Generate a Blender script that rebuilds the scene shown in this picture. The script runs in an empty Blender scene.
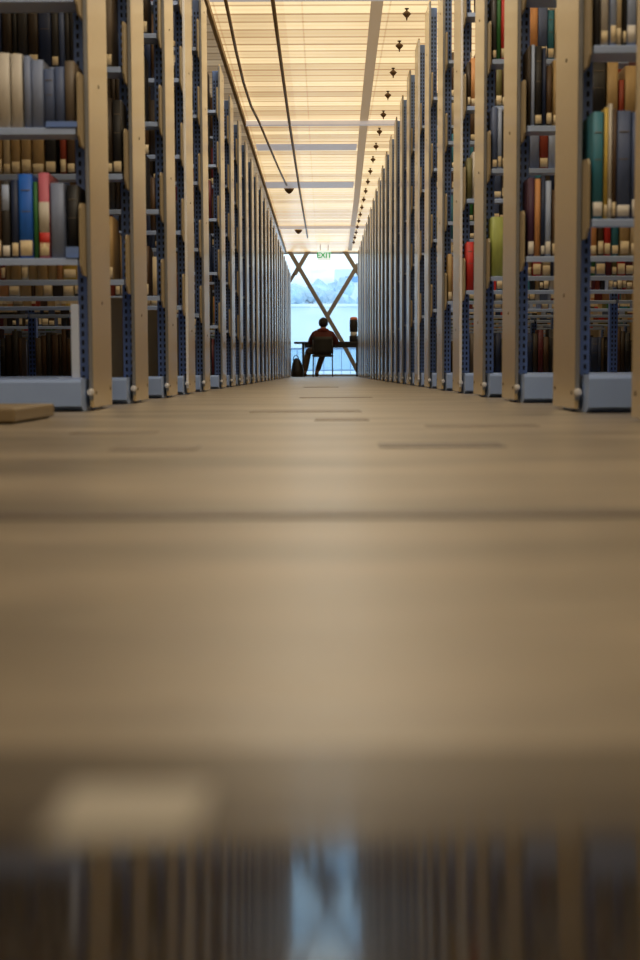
import bpy, bmesh, math, random
from mathutils import Vector, Matrix
from mathutils.bvhtree import BVHTree

random.seed(7)
SC = bpy.context.scene
COL = SC.collection
PI = math.pi
F = 1700.0                       # focal length in pixels
CAMH = 0.108                     # the lens sits just above the floor
PPY = 544.0                      # image row of the lens axis
VPX = 324.5                      # where the aisle vanishes
AISLE = 0.65                     # half width of the aisle
DEPTH = 0.53                     # depth of one bookcase

# ------------------------------------------------------------------ helpers
def link(o):
    COL.objects.link(o); return o

def tag(o, label, cat, group=None, kind=None):
    if label: o['label'] = label
    if cat: o['category'] = cat
    if group: o['group'] = group
    if kind: o['kind'] = kind
    return o

def empty(name, loc, label, cat, group=None, rz=0):
    o = link(bpy.data.objects.new(name, None))
    o.empty_display_size = 0.1
    o.location = loc; o.rotation_euler = (0, 0, rz)
    return tag(o, label, cat, group)

def mesh_from_bm(name, bm, mats, smooth=False):
    me = bpy.data.meshes.new(name)
    bmesh.ops.recalc_face_normals(bm, faces=bm.faces[:])
    bm.to_mesh(me); bm.free()
    for m in (mats if isinstance(mats, (list, tuple)) else [mats]):
        me.materials.append(m)
    if smooth:
        for p in me.polygons: p.use_smooth = True
    return me

def put(name, me, parent=None, loc=(0, 0, 0), rot=(0, 0, 0)):
    o = link(bpy.data.objects.new(name, me))
    o.parent = parent; o.location = loc; o.rotation_euler = rot
    return o

def box(bm, a, b, mat=0, bev=0.0, seg=2):
    x0, x1 = sorted((a[0], b[0])); y0, y1 = sorted((a[1], b[1])); z0, z1 = sorted((a[2], b[2]))
    vs = [bm.verts.new(p) for p in ((x0,y0,z0),(x1,y0,z0),(x1,y1,z0),(x0,y1,z0),(x0,y0,z1),(x1,y0,z1),(x1,y1,z1),(x0,y1,z1))]
    fs = [bm.faces.new([vs[i] for i in q]) for q in ((0,3,2,1),(4,5,6,7),(0,1,5,4),(1,2,6,5),(2,3,7,6),(3,0,4,7))]
    for f in fs: f.material_index = mat
    if bev > 0:
        es = list({e for f in fs for e in f.edges})
        r = bmesh.ops.bevel(bm, geom=es, offset=bev, segments=seg, affect='EDGES', profile=0.5)
        for f in r['faces']: f.material_index = mat
    return vs

def cyl(bm, p0, p1, r0, r1=None, n=12, mat=0, cap=True):
    r1 = r0 if r1 is None else r1
    p0, p1 = Vector(p0), Vector(p1)
    d = (p1 - p0).normalized()
    u = d.orthogonal().normalized(); v = d.cross(u)
    A = [bm.verts.new(p0 + r0*(math.cos(t)*u + math.sin(t)*v)) for t in [2*PI*k/n for k in range(n)]]
    B = [bm.verts.new(p1 + r1*(math.cos(t)*u + math.sin(t)*v)) for t in [2*PI*k/n for k in range(n)]]
    for k in range(n):
        f = bm.faces.new((A[k], A[(k+1) % n], B[(k+1) % n], B[k])); f.material_index = mat; f.smooth = True
    if cap:
        bm.faces.new(A[::-1]).material_index = mat
        bm.faces.new(B).material_index = mat

def prism(bm, pts, axis, a, b, mat=0):
    """extrude a 2-D outline along an axis (0 = x, outline in y,z ; 1 = y, outline in x,z)"""
    def P(p, t):
        return (t, p[0], p[1]) if axis == 0 else (p[0], t, p[1])
    A = [bm.verts.new(P(p, a)) for p in pts]; B = [bm.verts.new(P(p, b)) for p in pts]
    n = len(pts)
    bm.faces.new(A[::-1]).material_index = mat
    bm.faces.new(B).material_index = mat
    for k in range(n):
        bm.faces.new((A[k], A[(k+1) % n], B[(k+1) % n], B[k])).material_index = mat

def lathe(bm, prof, n=20, mat=0, c=(0, 0, 0)):
    rings = []
    for r, z in prof:
        rings.append([bm.verts.new((c[0]+r*math.cos(2*PI*k/n), c[1]+r*math.sin(2*PI*k/n), c[2]+z)) for k in range(n)])
    for a, b in zip(rings, rings[1:]):
        for k in range(n):
            f = bm.faces.new((a[k], a[(k+1) % n], b[(k+1) % n], b[k])); f.material_index = mat; f.smooth = True
    bm.faces.new(rings[0][::-1]).material_index = mat
    bm.faces.new(rings[-1]).material_index = mat

def tube(bm, pts, r, n=8, mat=0):
    pts = [Vector(p) for p in pts]
    rings = []
    for i, p in enumerate(pts):
        d = (pts[min(i+1, len(pts)-1)] - pts[max(i-1, 0)]).normalized()
        u = d.cross(Vector((0, 0, 1)))
        u = u.normalized() if u.length > 1e-4 else Vector((1, 0, 0))
        v = d.cross(u)
        rings.append([bm.verts.new(p + r*(math.cos(2*PI*k/n)*u + math.sin(2*PI*k/n)*v)) for k in range(n)])
    for a, b in zip(rings, rings[1:]):
        for k in range(n):
            f = bm.faces.new((a[k], a[(k+1) % n], b[(k+1) % n], b[k])); f.material_index = mat; f.smooth = True
    bm.faces.new(rings[0][::-1]); bm.faces.new(rings[-1])

ORD = ['first','second','third','fourth','fifth','sixth','seventh','eighth','ninth','tenth','eleventh','twelfth',
       'thirteenth','fourteenth','fifteenth','sixteenth','seventeenth','eighteenth','nineteenth','twentieth',
       'twenty-first','twenty-second','twenty-third','twenty-fourth','twenty-fifth','twenty-sixth','twenty-seventh','twenty-eighth']
def nth(i):
    if i < len(ORD): return ORD[i]
    n = i+1; t, u = divmod(n, 10)
    tens = {2: 'twenty', 3: 'thirty', 4: 'forty', 5: 'fifty', 6: 'sixty', 7: 'seventy', 8: 'eighty', 9: 'ninety'}[t]
    if u == 0: return tens[:-1] + 'ieth'
    return tens + '-' + ORD[u-1]

# ------------------------------------------------------------------ materials
def mat(name, color, rough=0.5, metal=0.0, spec=0.5, var=0.0, scale=8.0, bump=0.0, stretch=(1, 1, 1)):
    m = bpy.data.materials.new(name); m.use_nodes = True
    nt = m.node_tree; b = nt.nodes['Principled BSDF']
    b.inputs['Base Color'].default_value = (*color, 1)
    b.inputs['Roughness'].default_value = rough
    b.inputs['Metallic'].default_value = metal
    b.inputs['Specular IOR Level'].default_value = spec
    tc = nt.nodes.new('ShaderNodeTexCoord'); mp = nt.nodes.new('ShaderNodeMapping')
    mp.inputs['Scale'].default_value = stretch
    nz = nt.nodes.new('ShaderNodeTexNoise'); nz.inputs['Scale'].default_value = scale; nz.inputs['Detail'].default_value = 4
    nt.links.new(tc.outputs['Object'], mp.inputs[0]); nt.links.new(mp.outputs[0], nz.inputs['Vector'])
    cr = nt.nodes.new('ShaderNodeValToRGB')
    cr.color_ramp.elements[0].position = 0.3; cr.color_ramp.elements[1].position = 0.7
    cr.color_ramp.elements[0].color = (*[max(0, c*(1-var)) for c in color], 1)
    cr.color_ramp.elements[1].color = (*[min(1, c*(1+var)) for c in color], 1)
    nt.links.new(nz.outputs['Fac'], cr.inputs[0]); nt.links.new(cr.outputs[0], b.inputs['Base Color'])
    if bump:
        bp = nt.nodes.new('ShaderNodeBump'); bp.inputs['Strength'].default_value = bump; bp.inputs['Distance'].default_value = 0.01
        nt.links.new(nz.outputs['Fac'], bp.inputs['Height']); nt.links.new(bp.outputs[0], b.inputs['Normal'])
    return m

M = {}
M['panel'] = mat('beige_enamel', (0.63, 0.495, 0.285), 0.32, var=0.04, scale=60, bump=0.03)
_b = M['panel'].node_tree.nodes['Principled BSDF']; _b.inputs['Coat Weight'].default_value = .38; _b.inputs['Coat Roughness'].default_value = .12
M['bracket'] = mat('beige_bracket_enamel', (0.36, 0.29, 0.18), 0.45, var=0.04)
M['back'] = mat('tan_back_enamel', (0.36, 0.28, 0.16), 0.5, var=0.05)
M['steel'] = mat('blue_grey_steel', (0.17, 0.29, 0.68), 0.36, metal=0.15, var=0.05)
M['shelf'] = mat('grey_shelf_steel', (0.34, 0.45, 0.72), 0.35, metal=0.2, var=0.05)
M['kick'] = mat('pale_blue_kick_enamel', (0.36, 0.53, 1.0), 0.4, var=0.04)
M['slot'] = mat('dark_slot', (0.012, 0.012, 0.016), 0.8)
M['trim'] = mat('grey_edge_steel', (0.27, 0.28, 0.30), 0.28, metal=0.4, var=0.12, scale=6)
M['bright_trim'] = mat('bright_edge_steel', (0.92, 0.92, 0.93), 0.3, metal=0.1, var=0.03)
M['chrome'] = mat('bright_bolt', (0.92, 0.92, 0.94), 0.2, metal=0.15)
M['screw'] = mat('dark_screw', (0.09, 0.06, 0.035), 0.5)
M['pages'] = mat('page_paper', (0.62, 0.50, 0.30), 0.8, var=0.12, scale=40, stretch=(40, 1, 1))
M['label'] = mat('spine_label_paper', (0.80, 0.68, 0.46), 0.7, var=0.1, scale=60)
M['label_white'] = mat('white_label_paper', (0.82, 0.80, 0.76), 0.7, var=0.08, scale=60)
M['bookend'] = mat('pale_bookend_enamel', (0.58, 0.70, 1.0), 0.4, var=0.03)
M['wall'] = mat('tan_wall_paint', (0.30, 0.24, 0.16), 0.8, var=0.05)
M['plinth'] = mat('beige_plinth', (0.26, 0.20, 0.12), 0.45, var=0.06)
M['black'] = mat('black_plastic', (0.012, 0.012, 0.014), 0.5, var=0.1)
M['dark_metal'] = mat('dark_metal', (0.05, 0.045, 0.05), 0.4, metal=0.4)
M['conduit'] = mat('grey_conduit', (0.42, 0.33, 0.23), 0.4, metal=0.2)
M['bronze'] = mat('brown_fitting', (0.14, 0.08, 0.035), 0.4, metal=0.2)
M['duct'] = mat('brown_duct', (0.55, 0.43, 0.28), 0.6, var=0.08)
def faint(m, col, st):
    b = m.node_tree.nodes['Principled BSDF']; b.inputs['Emission Color'].default_value = (*col, 1); b.inputs['Emission Strength'].default_value = st; return m
M['beam_glow'] = mat('glowing_beam_and_sheen', (0.55, 0.52, 0.50), 0.35, var=0.05)
M['band'] = faint(mat('glowing_seam_band', (.5, .4, .28), .35), (.46, .33, .19), .52)  # emission added to lighten the band, which is no lamp
faint(M['beam_glow'], (.50, .47, .47), .58)  # glow put into the beam colour; wide strips mimic window reflections
M['brace'] = mat('warm_grey_steel_brace', (0.29, 0.27, 0.26), 0.5, var=0.06)
M['frame'] = mat('window_frame_steel', (0.5, 0.55, 0.62), 0.35, metal=0.2)
M['skin'] = mat('skin', (0.42, 0.24, 0.16), 0.55, var=0.06)
M['hair'] = mat('black_hair', (0.008, 0.006, 0.006), 0.75, var=0.3, scale=40, bump=0.3)
M['jacket'] = mat('maroon_fleece', (0.085, 0.016, 0.014), 0.85, var=0.15, scale=30, bump=0.2)
M['hood'] = mat('maroon_hood', (0.13, 0.02, 0.016), 0.85, var=0.15, scale=30)
M['jeans'] = mat('dark_brown_trousers', (0.10, 0.065, 0.04), 0.85, var=0.15, scale=30)
M['shoe'] = mat('brown_shoe', (0.06, 0.035, 0.02), 0.5, var=0.1)
M['desk'] = mat('dark_desk_laminate', (0.02, 0.022, 0.03), 0.4, var=0.1)
M['orange'] = mat('orange_lid', (0.75, 0.25, 0.14), 0.5)
M['white'] = mat('white_plastic', (0.85, 0.87, 0.9), 0.4)
M['green'] = mat('sign_green', (0.05, 0.50, 0.16), 0.5)
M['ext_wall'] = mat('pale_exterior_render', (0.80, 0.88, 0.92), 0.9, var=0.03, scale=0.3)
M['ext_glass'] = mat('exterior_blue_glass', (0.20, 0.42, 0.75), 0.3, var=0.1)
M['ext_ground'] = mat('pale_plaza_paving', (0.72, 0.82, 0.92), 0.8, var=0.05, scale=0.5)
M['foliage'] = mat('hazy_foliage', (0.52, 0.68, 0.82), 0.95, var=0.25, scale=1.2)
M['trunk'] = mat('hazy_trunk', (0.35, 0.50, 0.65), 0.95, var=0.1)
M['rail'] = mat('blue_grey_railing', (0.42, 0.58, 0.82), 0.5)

# floor: worn, polished, warm grey-brown slab
def floor_mat():
    m = bpy.data.materials.new('polished_floor'); m.use_nodes = True
    nt = m.node_tree; N = nt.nodes; L = nt.links; b = N['Principled BSDF']
    tc = N.new('ShaderNodeTexCoord'); mp = N.new('ShaderNodeMapping'); mp.inputs['Scale'].default_value = (1.0, 2.6, 1)
    L.new(tc.outputs['Object'], mp.inputs[0])
    n1 = N.new('ShaderNodeTexNoise'); n1.inputs['Scale'].default_value = 1.6; n1.inputs['Detail'].default_value = 5
    n2 = N.new('ShaderNodeTexNoise'); n2.inputs['Scale'].default_value = 14; n2.inputs['Detail'].default_value = 4
    L.new(mp.outputs[0], n1.inputs['Vector']); L.new(mp.outputs[0], n2.inputs['Vector'])
    cr = N.new('ShaderNodeValToRGB'); cr.color_ramp.elements[0].position = .36; cr.color_ramp.elements[1].position = .62
    cr.color_ramp.elements[0].color = (.20, .17, .125, 1); cr.color_ramp.elements[1].color = (.37, .315, .24, 1)
    L.new(n1.outputs['Fac'], cr.inputs[0])
    mx = N.new('ShaderNodeMixRGB'); mx.blend_type = 'MULTIPLY'; mx.inputs[0].default_value = .35
    c2 = N.new('ShaderNodeValToRGB'); c2.color_ramp.elements[0].position = .35; c2.color_ramp.elements[1].position = .65
    c2.color_ramp.elements[0].color = (.6, .6, .6, 1)
    L.new(n2.outputs['Fac'], c2.inputs[0]); L.new(cr.outputs[0], mx.inputs[1]); L.new(c2.outputs[0], mx.inputs[2])
    L.new(mx.outputs[0], b.inputs['Base Color'])
    rr = N.new('ShaderNodeMapRange'); rr.inputs['To Min'].default_value = .26; rr.inputs['To Max'].default_value = .42
    L.new(n2.outputs['Fac'], rr.inputs['Value']); L.new(rr.outputs[0], b.inputs['Roughness'])
    b.inputs['Specular IOR Level'].default_value = .35
    return m

# luminous ceiling: back-lit translucent corrugated panels running across the aisle
def ceiling_mat(name, col, strength, pitch=0.285, contrast=1.0):
    m = bpy.data.materials.new(name); m.use_nodes = True
    nt = m.node_tree; N = nt.nodes; L = nt.links; b = N['Principled BSDF']
    tc = N.new('ShaderNodeTexCoord'); sp = N.new('ShaderNodeSeparateXYZ'); L.new(tc.outputs['Object'], sp.inputs[0])
    def math_(op, a, v=None):
        n = N.new('ShaderNodeMath'); n.operation = op
        L.new(a, n.inputs[0])
        if v is not None:
            if isinstance(v, (int, float)): n.inputs[1].default_value = v
            else: L.new(v, n.inputs[1])
        return n.outputs[0]
    d = math_('DIVIDE', sp.outputs['Y'], pitch)
    fr = math_('FRACT', d); fl = math_('FLOOR', d)
    wn = N.new('ShaderNodeTexWhiteNoise'); wn.noise_dimensions = '1D'; L.new(fl, wn.inputs['W'])
    d2 = math_('DIVIDE', sp.outputs['Y'], pitch*4.0); fr2 = math_('FRACT', d2)
    ln = N.new('ShaderNodeValToRGB'); e = ln.color_ramp.elements
    e[0].position = 0.0; e[0].color = (.30, .30, .30, 1)
    e[1].position = 1.0; e[1].color = (.35, .35, .35, 1)
    for p, c in ((.10, .45), (.16, 1.0), (.45, .92), (.55, .72), (.62, .95), (.90, 1.0)):
        k = ln.color_ramp.elements.new(p); k.color = (c, c, c, 1)
    L.new(fr, ln.inputs[0])
    l2 = math_('GREATER_THAN', fr2, .045)
    l2 = math_('MULTIPLY', l2, .5); l2 = math_('ADD', l2, .5)
    wv = math_('MULTIPLY', wn.outputs['Value'], .68); wv = math_('ADD', wv, .56)
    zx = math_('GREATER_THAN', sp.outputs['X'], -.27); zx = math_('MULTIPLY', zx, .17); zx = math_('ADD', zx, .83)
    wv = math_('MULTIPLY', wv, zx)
    nz = N.new('ShaderNodeTexNoise'); nz.inputs['Scale'].default_value = 1.3; nz.inputs['Detail'].default_value = 3
    L.new(tc.outputs['Object'], nz.inputs['Vector'])
    nv = math_('MULTIPLY', nz.outputs['Fac'], .5); nv = math_('ADD', nv, .75)
    # dark seams running along the aisle
    fx = math_('FRACT', math_('DIVIDE', math_('ADD', sp.outputs['X'], 10.07), .62))
    lx = math_('GREATER_THAN', fx, .02); lx = math_('MULTIPLY', lx, .3); lx = math_('ADD', lx, .7)
    v = math_('MULTIPLY', math_('MULTIPLY', math_('MULTIPLY', math_('MULTIPLY', ln.outputs[0], l2), wv), nv), lx)
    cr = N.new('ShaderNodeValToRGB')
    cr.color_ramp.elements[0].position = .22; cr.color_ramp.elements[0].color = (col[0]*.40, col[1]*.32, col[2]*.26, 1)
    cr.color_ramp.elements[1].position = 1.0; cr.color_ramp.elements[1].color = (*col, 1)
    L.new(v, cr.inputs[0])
    mb = N.new('ShaderNodeMixRGB'); mb.blend_type = 'MULTIPLY'; mb.inputs[0].default_value = 1; mb.inputs[2].default_value = (.6, .6, .65, 1)
    L.new(cr.outputs[0], mb.inputs[1]); L.new(mb.outputs[0], b.inputs['Base Color'])
    L.new(cr.outputs[0], b.inputs['Emission Color']); b.inputs['Emission Strength'].default_value = strength
    b.inputs['Roughness'].default_value = .28
    return m

def glass_mat():
    m = bpy.data.materials.new('window_glass'); m.use_nodes = True
    nt = m.node_tree; N = nt.nodes; L = nt.links
    N.remove(N['Principled BSDF'])
    tr = N.new('ShaderNodeBsdfTransparent'); tr.inputs[0].default_value = (.90, .97, 1, 1)
    gl = N.new('ShaderNodeBsdfGlossy'); gl.inputs['Roughness'].default_value = .02
    fr = N.new('ShaderNodeFresnel'); fr.inputs[0].default_value = 1.45
    mx = N.new('ShaderNodeMixShader')
    L.new(fr.outputs[0], mx.inputs[0]); L.new(tr.outputs[0], mx.inputs[1]); L.new(gl.outputs[0], mx.inputs[2])
    L.new(mx.outputs[0], N['Material Output'].inputs[0])
    return m

M['floor'] = floor_mat()
M['ceiling'] = ceiling_mat('luminous_ceiling', (1.0, .77, .43), 1.06)
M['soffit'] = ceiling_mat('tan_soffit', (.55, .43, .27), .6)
M['glass'] = glass_mat()
M['gloss'] = mat('glossy_dark_board', (0.030, 0.024, 0.018), 0.10, spec=0.06, var=0.1)
M['gloss'].node_tree.nodes['Principled BSDF'].inputs['Roughness'].default_value = .075

# cloth / paper colours of the books: name -> (words, linear colour)
PAL = {
 'black': ('black', (.012,.012,.014)), 'charcoal': ('charcoal', (.035,.034,.036)), 'espresso': ('dark brown', (.035,.022,.013)),
 'umber': ('brown', (.085,.045,.02)), 'taupe': ('taupe', (.15,.12,.09)), 'slate': ('slate-blue', (.085,.125,.26)),
 'greyblue': ('grey-blue', (.22,.28,.46)), 'navy': ('navy', (.015,.03,.09)), 'blue': ('bright blue', (.015,.15,.72)),
 'teal': ('teal', (.035,.20,.29)), 'green': ('green', (.03,.17,.045)), 'lime': ('lime-green', (.42,.50,.13)),
 'olive': ('olive', (.17,.16,.06)), 'red': ('red', (.60,.03,.025)), 'maroon': ('maroon', (.12,.015,.025)),
 'rust': ('rust-red', (.30,.045,.02)), 'orange': ('orange', (.68,.33,.13)), 'tan': ('tan', (.48,.33,.15)),
 'cream': ('cream', (.66,.54,.34)), 'white': ('off-white', (.64,.61,.56)), 'paleblue': ('pale blue', (.42,.53,.80)),
 'pink': ('pink', (.62,.16,.24)), 'purple': ('dark purple', (.07,.025,.07)), 'yellow': ('yellow', (.70,.50,.10)),
}
PK = list(PAL)
for k in PK: M['bk_'+k] = mat(PAL[k][0].replace('-', '_').replace(' ', '_')+'_book_cloth', PAL[k][1], .5, var=.12, scale=25, stretch=(3, 3, .6))
DARK = ['black','charcoal','espresso','espresso','umber','navy','charcoal','taupe','slate','black','maroon']
MIX = ['black','navy','tan','tan','cream','red','rust','teal','green','slate','orange','maroon','white','umber','greyblue','paleblue','espresso','olive','purple']

# ------------------------------------------------------------------ layout of the bookcases
LEFT_LEV = [.09, .421, .773, 1.125, 1.477, 1.829]
RIGHT_LEV = [.097, .487, .913, 1.340, 1.766]
LEFT_Y = [4.71, 5.80, 7.06, 8.12, 9.25] + [10.89 + 1.19*i for i in range(20)]
RIGHT_Y = [3.08, 4.32, 5.71, 6.90, 8.10, 9.31, 10.54] + [11.74 + 1.19*i for i in range(18)]
LEN = 1.90                         # two bays of 0.92 m
TOP = {-1: 2.14, 1: 2.36}

RANGES = [(-1, y, i) for i, y in enumerate(LEFT_Y)] + [(1, y, i) for i, y in enumerate(RIGHT_Y)]

def ZS(s, i): return .955 if s < 0 and i >= 5 else 1.0
# ---- meshes of one bookcase, per side
PIN = .11                          # the end panel sits back from the shelf fronts
def build_parts(s):
    lev = LEFT_LEV if s < 0 else RIGHT_LEV
    top = TOP[s]; P = {}
    def X(u): return s*u
    bm = bmesh.new(); box(bm, (X(0), PIN, .008), (X(.012), DEPTH, top), bev=.004); P['end_panel'] = mesh_from_bm('end_panel', bm, M['panel'])
    bm = bmesh.new()
    box(bm, (X(.0005), PIN-.006, .03), (X(.0130), PIN+.003, top-.01), bev=.0025)
    P['edge_trim'] = mesh_from_bm('edge_trim', bm, M['trim'])
    P['bright_trim'] = P['edge_trim'].copy(); P['bright_trim'].materials[0] = M['bright_trim']
    bm = bmesh.new(); cyl(bm, (0, 0, 0), (-s*.002, 0, 0), .006, .005, 10); P['screw'] = mesh_from_bm('screw', bm, M['screw'])
    bm = bmesh.new(); cyl(bm, (X(.008), PIN-.006, .052), (X(.008), PIN-.018, .052), .011, .009, 12)
    cyl(bm, (X(.008), PIN-.018, .052), (X(.008), PIN-.024, .052), .007, .005, 8); P['bolt'] = mesh_from_bm('bolt', bm, M['chrome'])
    # slotted post
    bm = bmesh.new()
    box(bm, (X(.0125), .235, .0), (X(.058), .295, top-.02), 0, bev=.003)
    z = .06
    while z < top-.08:
        for q in (.024, .042):
            box(bm, (X(q), .2335, z), (X(q+.007), .2355, z+.014), 1)
        z += .0254
    P['upright_post'] = mesh_from_bm('upright_post', bm, [M['steel'], M['slot']])
    # base with kick plate and rolled top edge
    for b in (0, 1):
        u0 = .022 + .93*b; u1 = u0 + .92
        bm = bmesh.new(); h = lev[0]
        prism(bm, [(.010, .015), (.010, h-.010), (.014, h-.002), (.022, h), (DEPTH-.02, h), (DEPTH-.012, h-.01), (DEPTH-.012, .015), (DEPTH-.06, .0), (.06, .0)], 0, X(u0), X(u1))
        P['base_%d' % b] = mesh_from_bm('kick_base', bm, M['kick'])
        # shelf: plate, rolled front lip, small back upstand
        bm = bmesh.new()
        prism(bm, [(.010, -.019), (.012, -.004), (.016, 0), (.225, 0), (.225, .012), (.228, .012), (.228, -.004), (.022, -.005), (.022, -.017), (.016, -.017), (.016, -.019)], 0, X(u0+.003), X(u1-.003))
        P['shelf_%d' % b] = mesh_from_bm('shelf', bm, M['shelf'])
    bm = bmesh.new()
    prism(bm, [(.012, -.022), (.05, -.045), (.230, -.045), (.234, .0), (.234, .155), (.10, .155), (.030, .150), (.012, .135)], 0, X(.0135), X(.0195))
    P['shelf_bracket'] = mesh_from_bm('shelf_bracket', bm, M['bracket'])
    bm = bmesh.new()
    box(bm, (X(.02), DEPTH-.03, lev[0]), (X(.14), DEPTH-.022, lev[1]-.04), bev=.002); P['back_panel'] = mesh_from_bm('back_panel', bm, M['back'])
    return P
PARTS = {-1: build_parts(-1), 1: build_parts(1)}

def bookcase(s, y, i):
    P = PARTS[s]; lev = LEFT_LEV if s < 0 else RIGHT_LEV
    side = 'left' if s < 0 else 'right'
    if i == 0:
        lab = 'tall beige-ended steel bookcase nearest the camera on the %s of the aisle' % side
    else:
        lab = 'tall beige-ended steel bookcase, %s from the camera on the %s side' % (nth(i), side)
    if s > 0 and i == 0: lab = 'beige-ended steel bookcase nearest the camera, cut by right edge of view'
    r = empty('bookcase', (s*AISLE, y, 0), lab, 'bookcase', 'steel bookcases along the %s of the aisle' % side)
    r.scale = (1, 1, ZS(s, i))
    near = y < 13.5
    pn = put('end_panel', P['end_panel'], r)
    bright = (s < 0 and i == 3) or (s > 0 and i in (4, 7)) or (i > 8 and (i*7+s) % 3 == 0)
    put('edge_trim', P['bright_trim'] if bright else P['edge_trim'], r)
    for u in ((0, .93, 1.86) if near else (0, 1.86)):
        put('upright_post', P['upright_post'], r, (s*u, 0, 0))
    fe = put('end_panel', P['end_panel'], r, (s*(LEN-.008), 0, 0))
    for b in (0, 1):
        put('kick_base', P['base_%d' % b], r)
        for z in lev[1:]:
            sh = put('shelf', P['shelf_%d' % b], r, (0, 0, z))
            if near:
                if b == 0: put('shelf_bracket', P['shelf_bracket'], sh)
    if y < 20:
        put('bolt', P['bolt'], r)
        for z, yy in ((.31, .32), (.93, .32), (1.55, .32), (2.07, .32), (.05, .16), (.06, .48)):
            put('screw', P['screw'], pn, (0, yy, z))
    if s < 0 and i in (1, 2, 3):
        put('back_panel', P['back_panel'], r)
    return r
for a in RANGES: bookcase(*a)

def cam_matrix():
    pitch = math.atan((PPY-371.5)/F); yaw = math.atan(4.5/F)
    R = Matrix.Rotation(yaw, 4, 'Z') @ Matrix.Rotation(PI/2-pitch, 4, 'X') @ Matrix.Rotation(-.004, 4, 'Z')
    return Matrix.Translation((0, 0, CAMH)) @ R
CM = cam_matrix()


def ray_at(px, py, y):
    d = CM.to_3x3() @ Vector((px-320, PPY-py, -F)); return CM.translation + d*((y-CM.translation.y)/d.y)
# ------------------------------------------------------------------ books
# a book: dict(side, range, level, order, u (outer distance from the panel), w, h, d, colour, recess)
BOOKS = []
def add_book(s, i, lv, k, u, w, h, d, c, rec=.0, lab=True, lean=0.0, band=None, white=False):
    y0 = (LEFT_Y if s < 0 else RIGHT_Y)[i]; levs = [q*ZS(s, i) for q in (LEFT_LEV if s < 0 else RIGHT_LEV)]; z0 = levs[lv]
    if lv+1 < len(levs): h = min(h, levs[lv+1]-z0-.036)
    d = min(d, .198-rec)
    if u < .026: w = max(.012, w-(.026-u)); u = .026
    BOOKS.append(dict(s=s, i=i, lv=lv, k=k, u=u, w=w, h=h, d=d, c=c, y=y0+.018+rec, z=z0+.0005, lab=lab, band=band, white=white))

def px_row(s, i, lv, items):
    """near rows measured on the photo: (outer pixel, inner pixel, top pixel, colour, extras) counted from the panel outward"""
    y = (LEFT_Y if s < 0 else RIGHT_Y)[i] + .02
    z0 = (LEFT_LEV if s < 0 else RIGHT_LEV)[lv]
    shift = 0.0
    for k, it in enumerate(items):
        xa, xb, yt, c = it[:4]; ex = it[4] if len(it) > 4 else {}
        ym = (max(yt, 0) + 371.5 - (z0-CAMH)*F/y)/2
        ua = abs(ray_at(xa, ym, y).x) - AISLE; ub = abs(ray_at(xb, ym, y).x) - AISLE
        u0, u1 = sorted((ua, ub))
        if k == 0: shift = max(0.0, .0265-u0)
        u0 += shift; u1 += shift
        h = ray_at(xa, yt, y).z - z0
        add_book(s, i, lv, k, u0, u1-u0, h, ex.get('d', random.uniform(.15, .19)), c, **{q: v for q, v in ex.items() if q != 'd'})
    return max(b['u']+b['w'] for b in BOOKS if b['s'] == s and b['i'] == i and b['lv'] == lv), len(items)

def fill(s, i, lv, u, k, pal, uend=1.85, hmin=.19, hmax=.27, gap=.0, maxk=999):
    while u < uend and k < maxk:
        if .925 < u+.02 < .985: u = .99
        w = random.choice([.018, .022, .026, .03, .035, .042])*random.uniform(.9, 1.15)
        if u < .93 and u+w > .945: u = .99; continue
        add_book(s, i, lv, k, u, w-.0012, random.uniform(hmin, hmax), random.uniform(.14, .19), random.choice(pal),
                 rec=random.uniform(0, .012), lab=lv > 0 and random.random() < (.25 if s < 0 and lv > 1 else .6))
        u += w + (random.uniform(.06, .2) if random.random() < gap else 0); k += 1

done = set()
def row(s, i, lv, items, pal, **kw):
    u, k = px_row(s, i, lv, items); done.add((s, i, lv)); fill(s, i, lv, u+.001, k, pal, **kw)

# nearest left bookcase
row(-1, 0, 1, [(78, 66.5, 184, 'black', dict(rec=.03, lab=False)), (65, 52, 183, 'greyblue', dict(lab=False)), (50.5, 40, 173, 'pink', dict(band='white')),
               (39, 35, 182, 'green', dict(lab=False)), (34, 20, 174, 'blue'), (19.5, 12.5, 180, 'navy'), (11, 3, 181, 'charcoal', dict(band='paleblue', white=True)), (2.3, -8, 180, 'umber')], MIX)
row(-1, 0, 2, [(78, 68.5, 61, 'taupe', dict(lab=False)), (68, 58.5, 67, 'slate', dict(lab=False)), (58, 47.5, 69, 'slate', dict(lab=False)), (47, 35, 60, 'greyblue', dict(lab=False)), (34.5, 27.5, 56, 'greyblue', dict(lab=False)),
               (26, 14.5, 54, 'white', dict(lab=False)), (13.5, .5, 53, 'white', dict(lab=False)), (-.5, -14, 56, 'umber')], DARK)
# second left bookcase: shelf seen through and above the first one's books
row(-1, 1, 2, [(130, 121, 100, 'black'), (120.5, 112, 98, 'espresso'), (111, 101, 104, 'navy'), (100, 90, 102, 'umber'),
               (83, 75, 108, 'umber'), (74, 68, 108, 'rust'), (64, 53, 108, 'black'), (52, 40, 104, 'tan'), (39, 29, 107, 'tan'), (28, 19, 105, 'tan'), (18, 11, 107, 'cream'), (10, 1, 106, 'tan'), (0, -9, 106, 'tan')], MIX)
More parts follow.
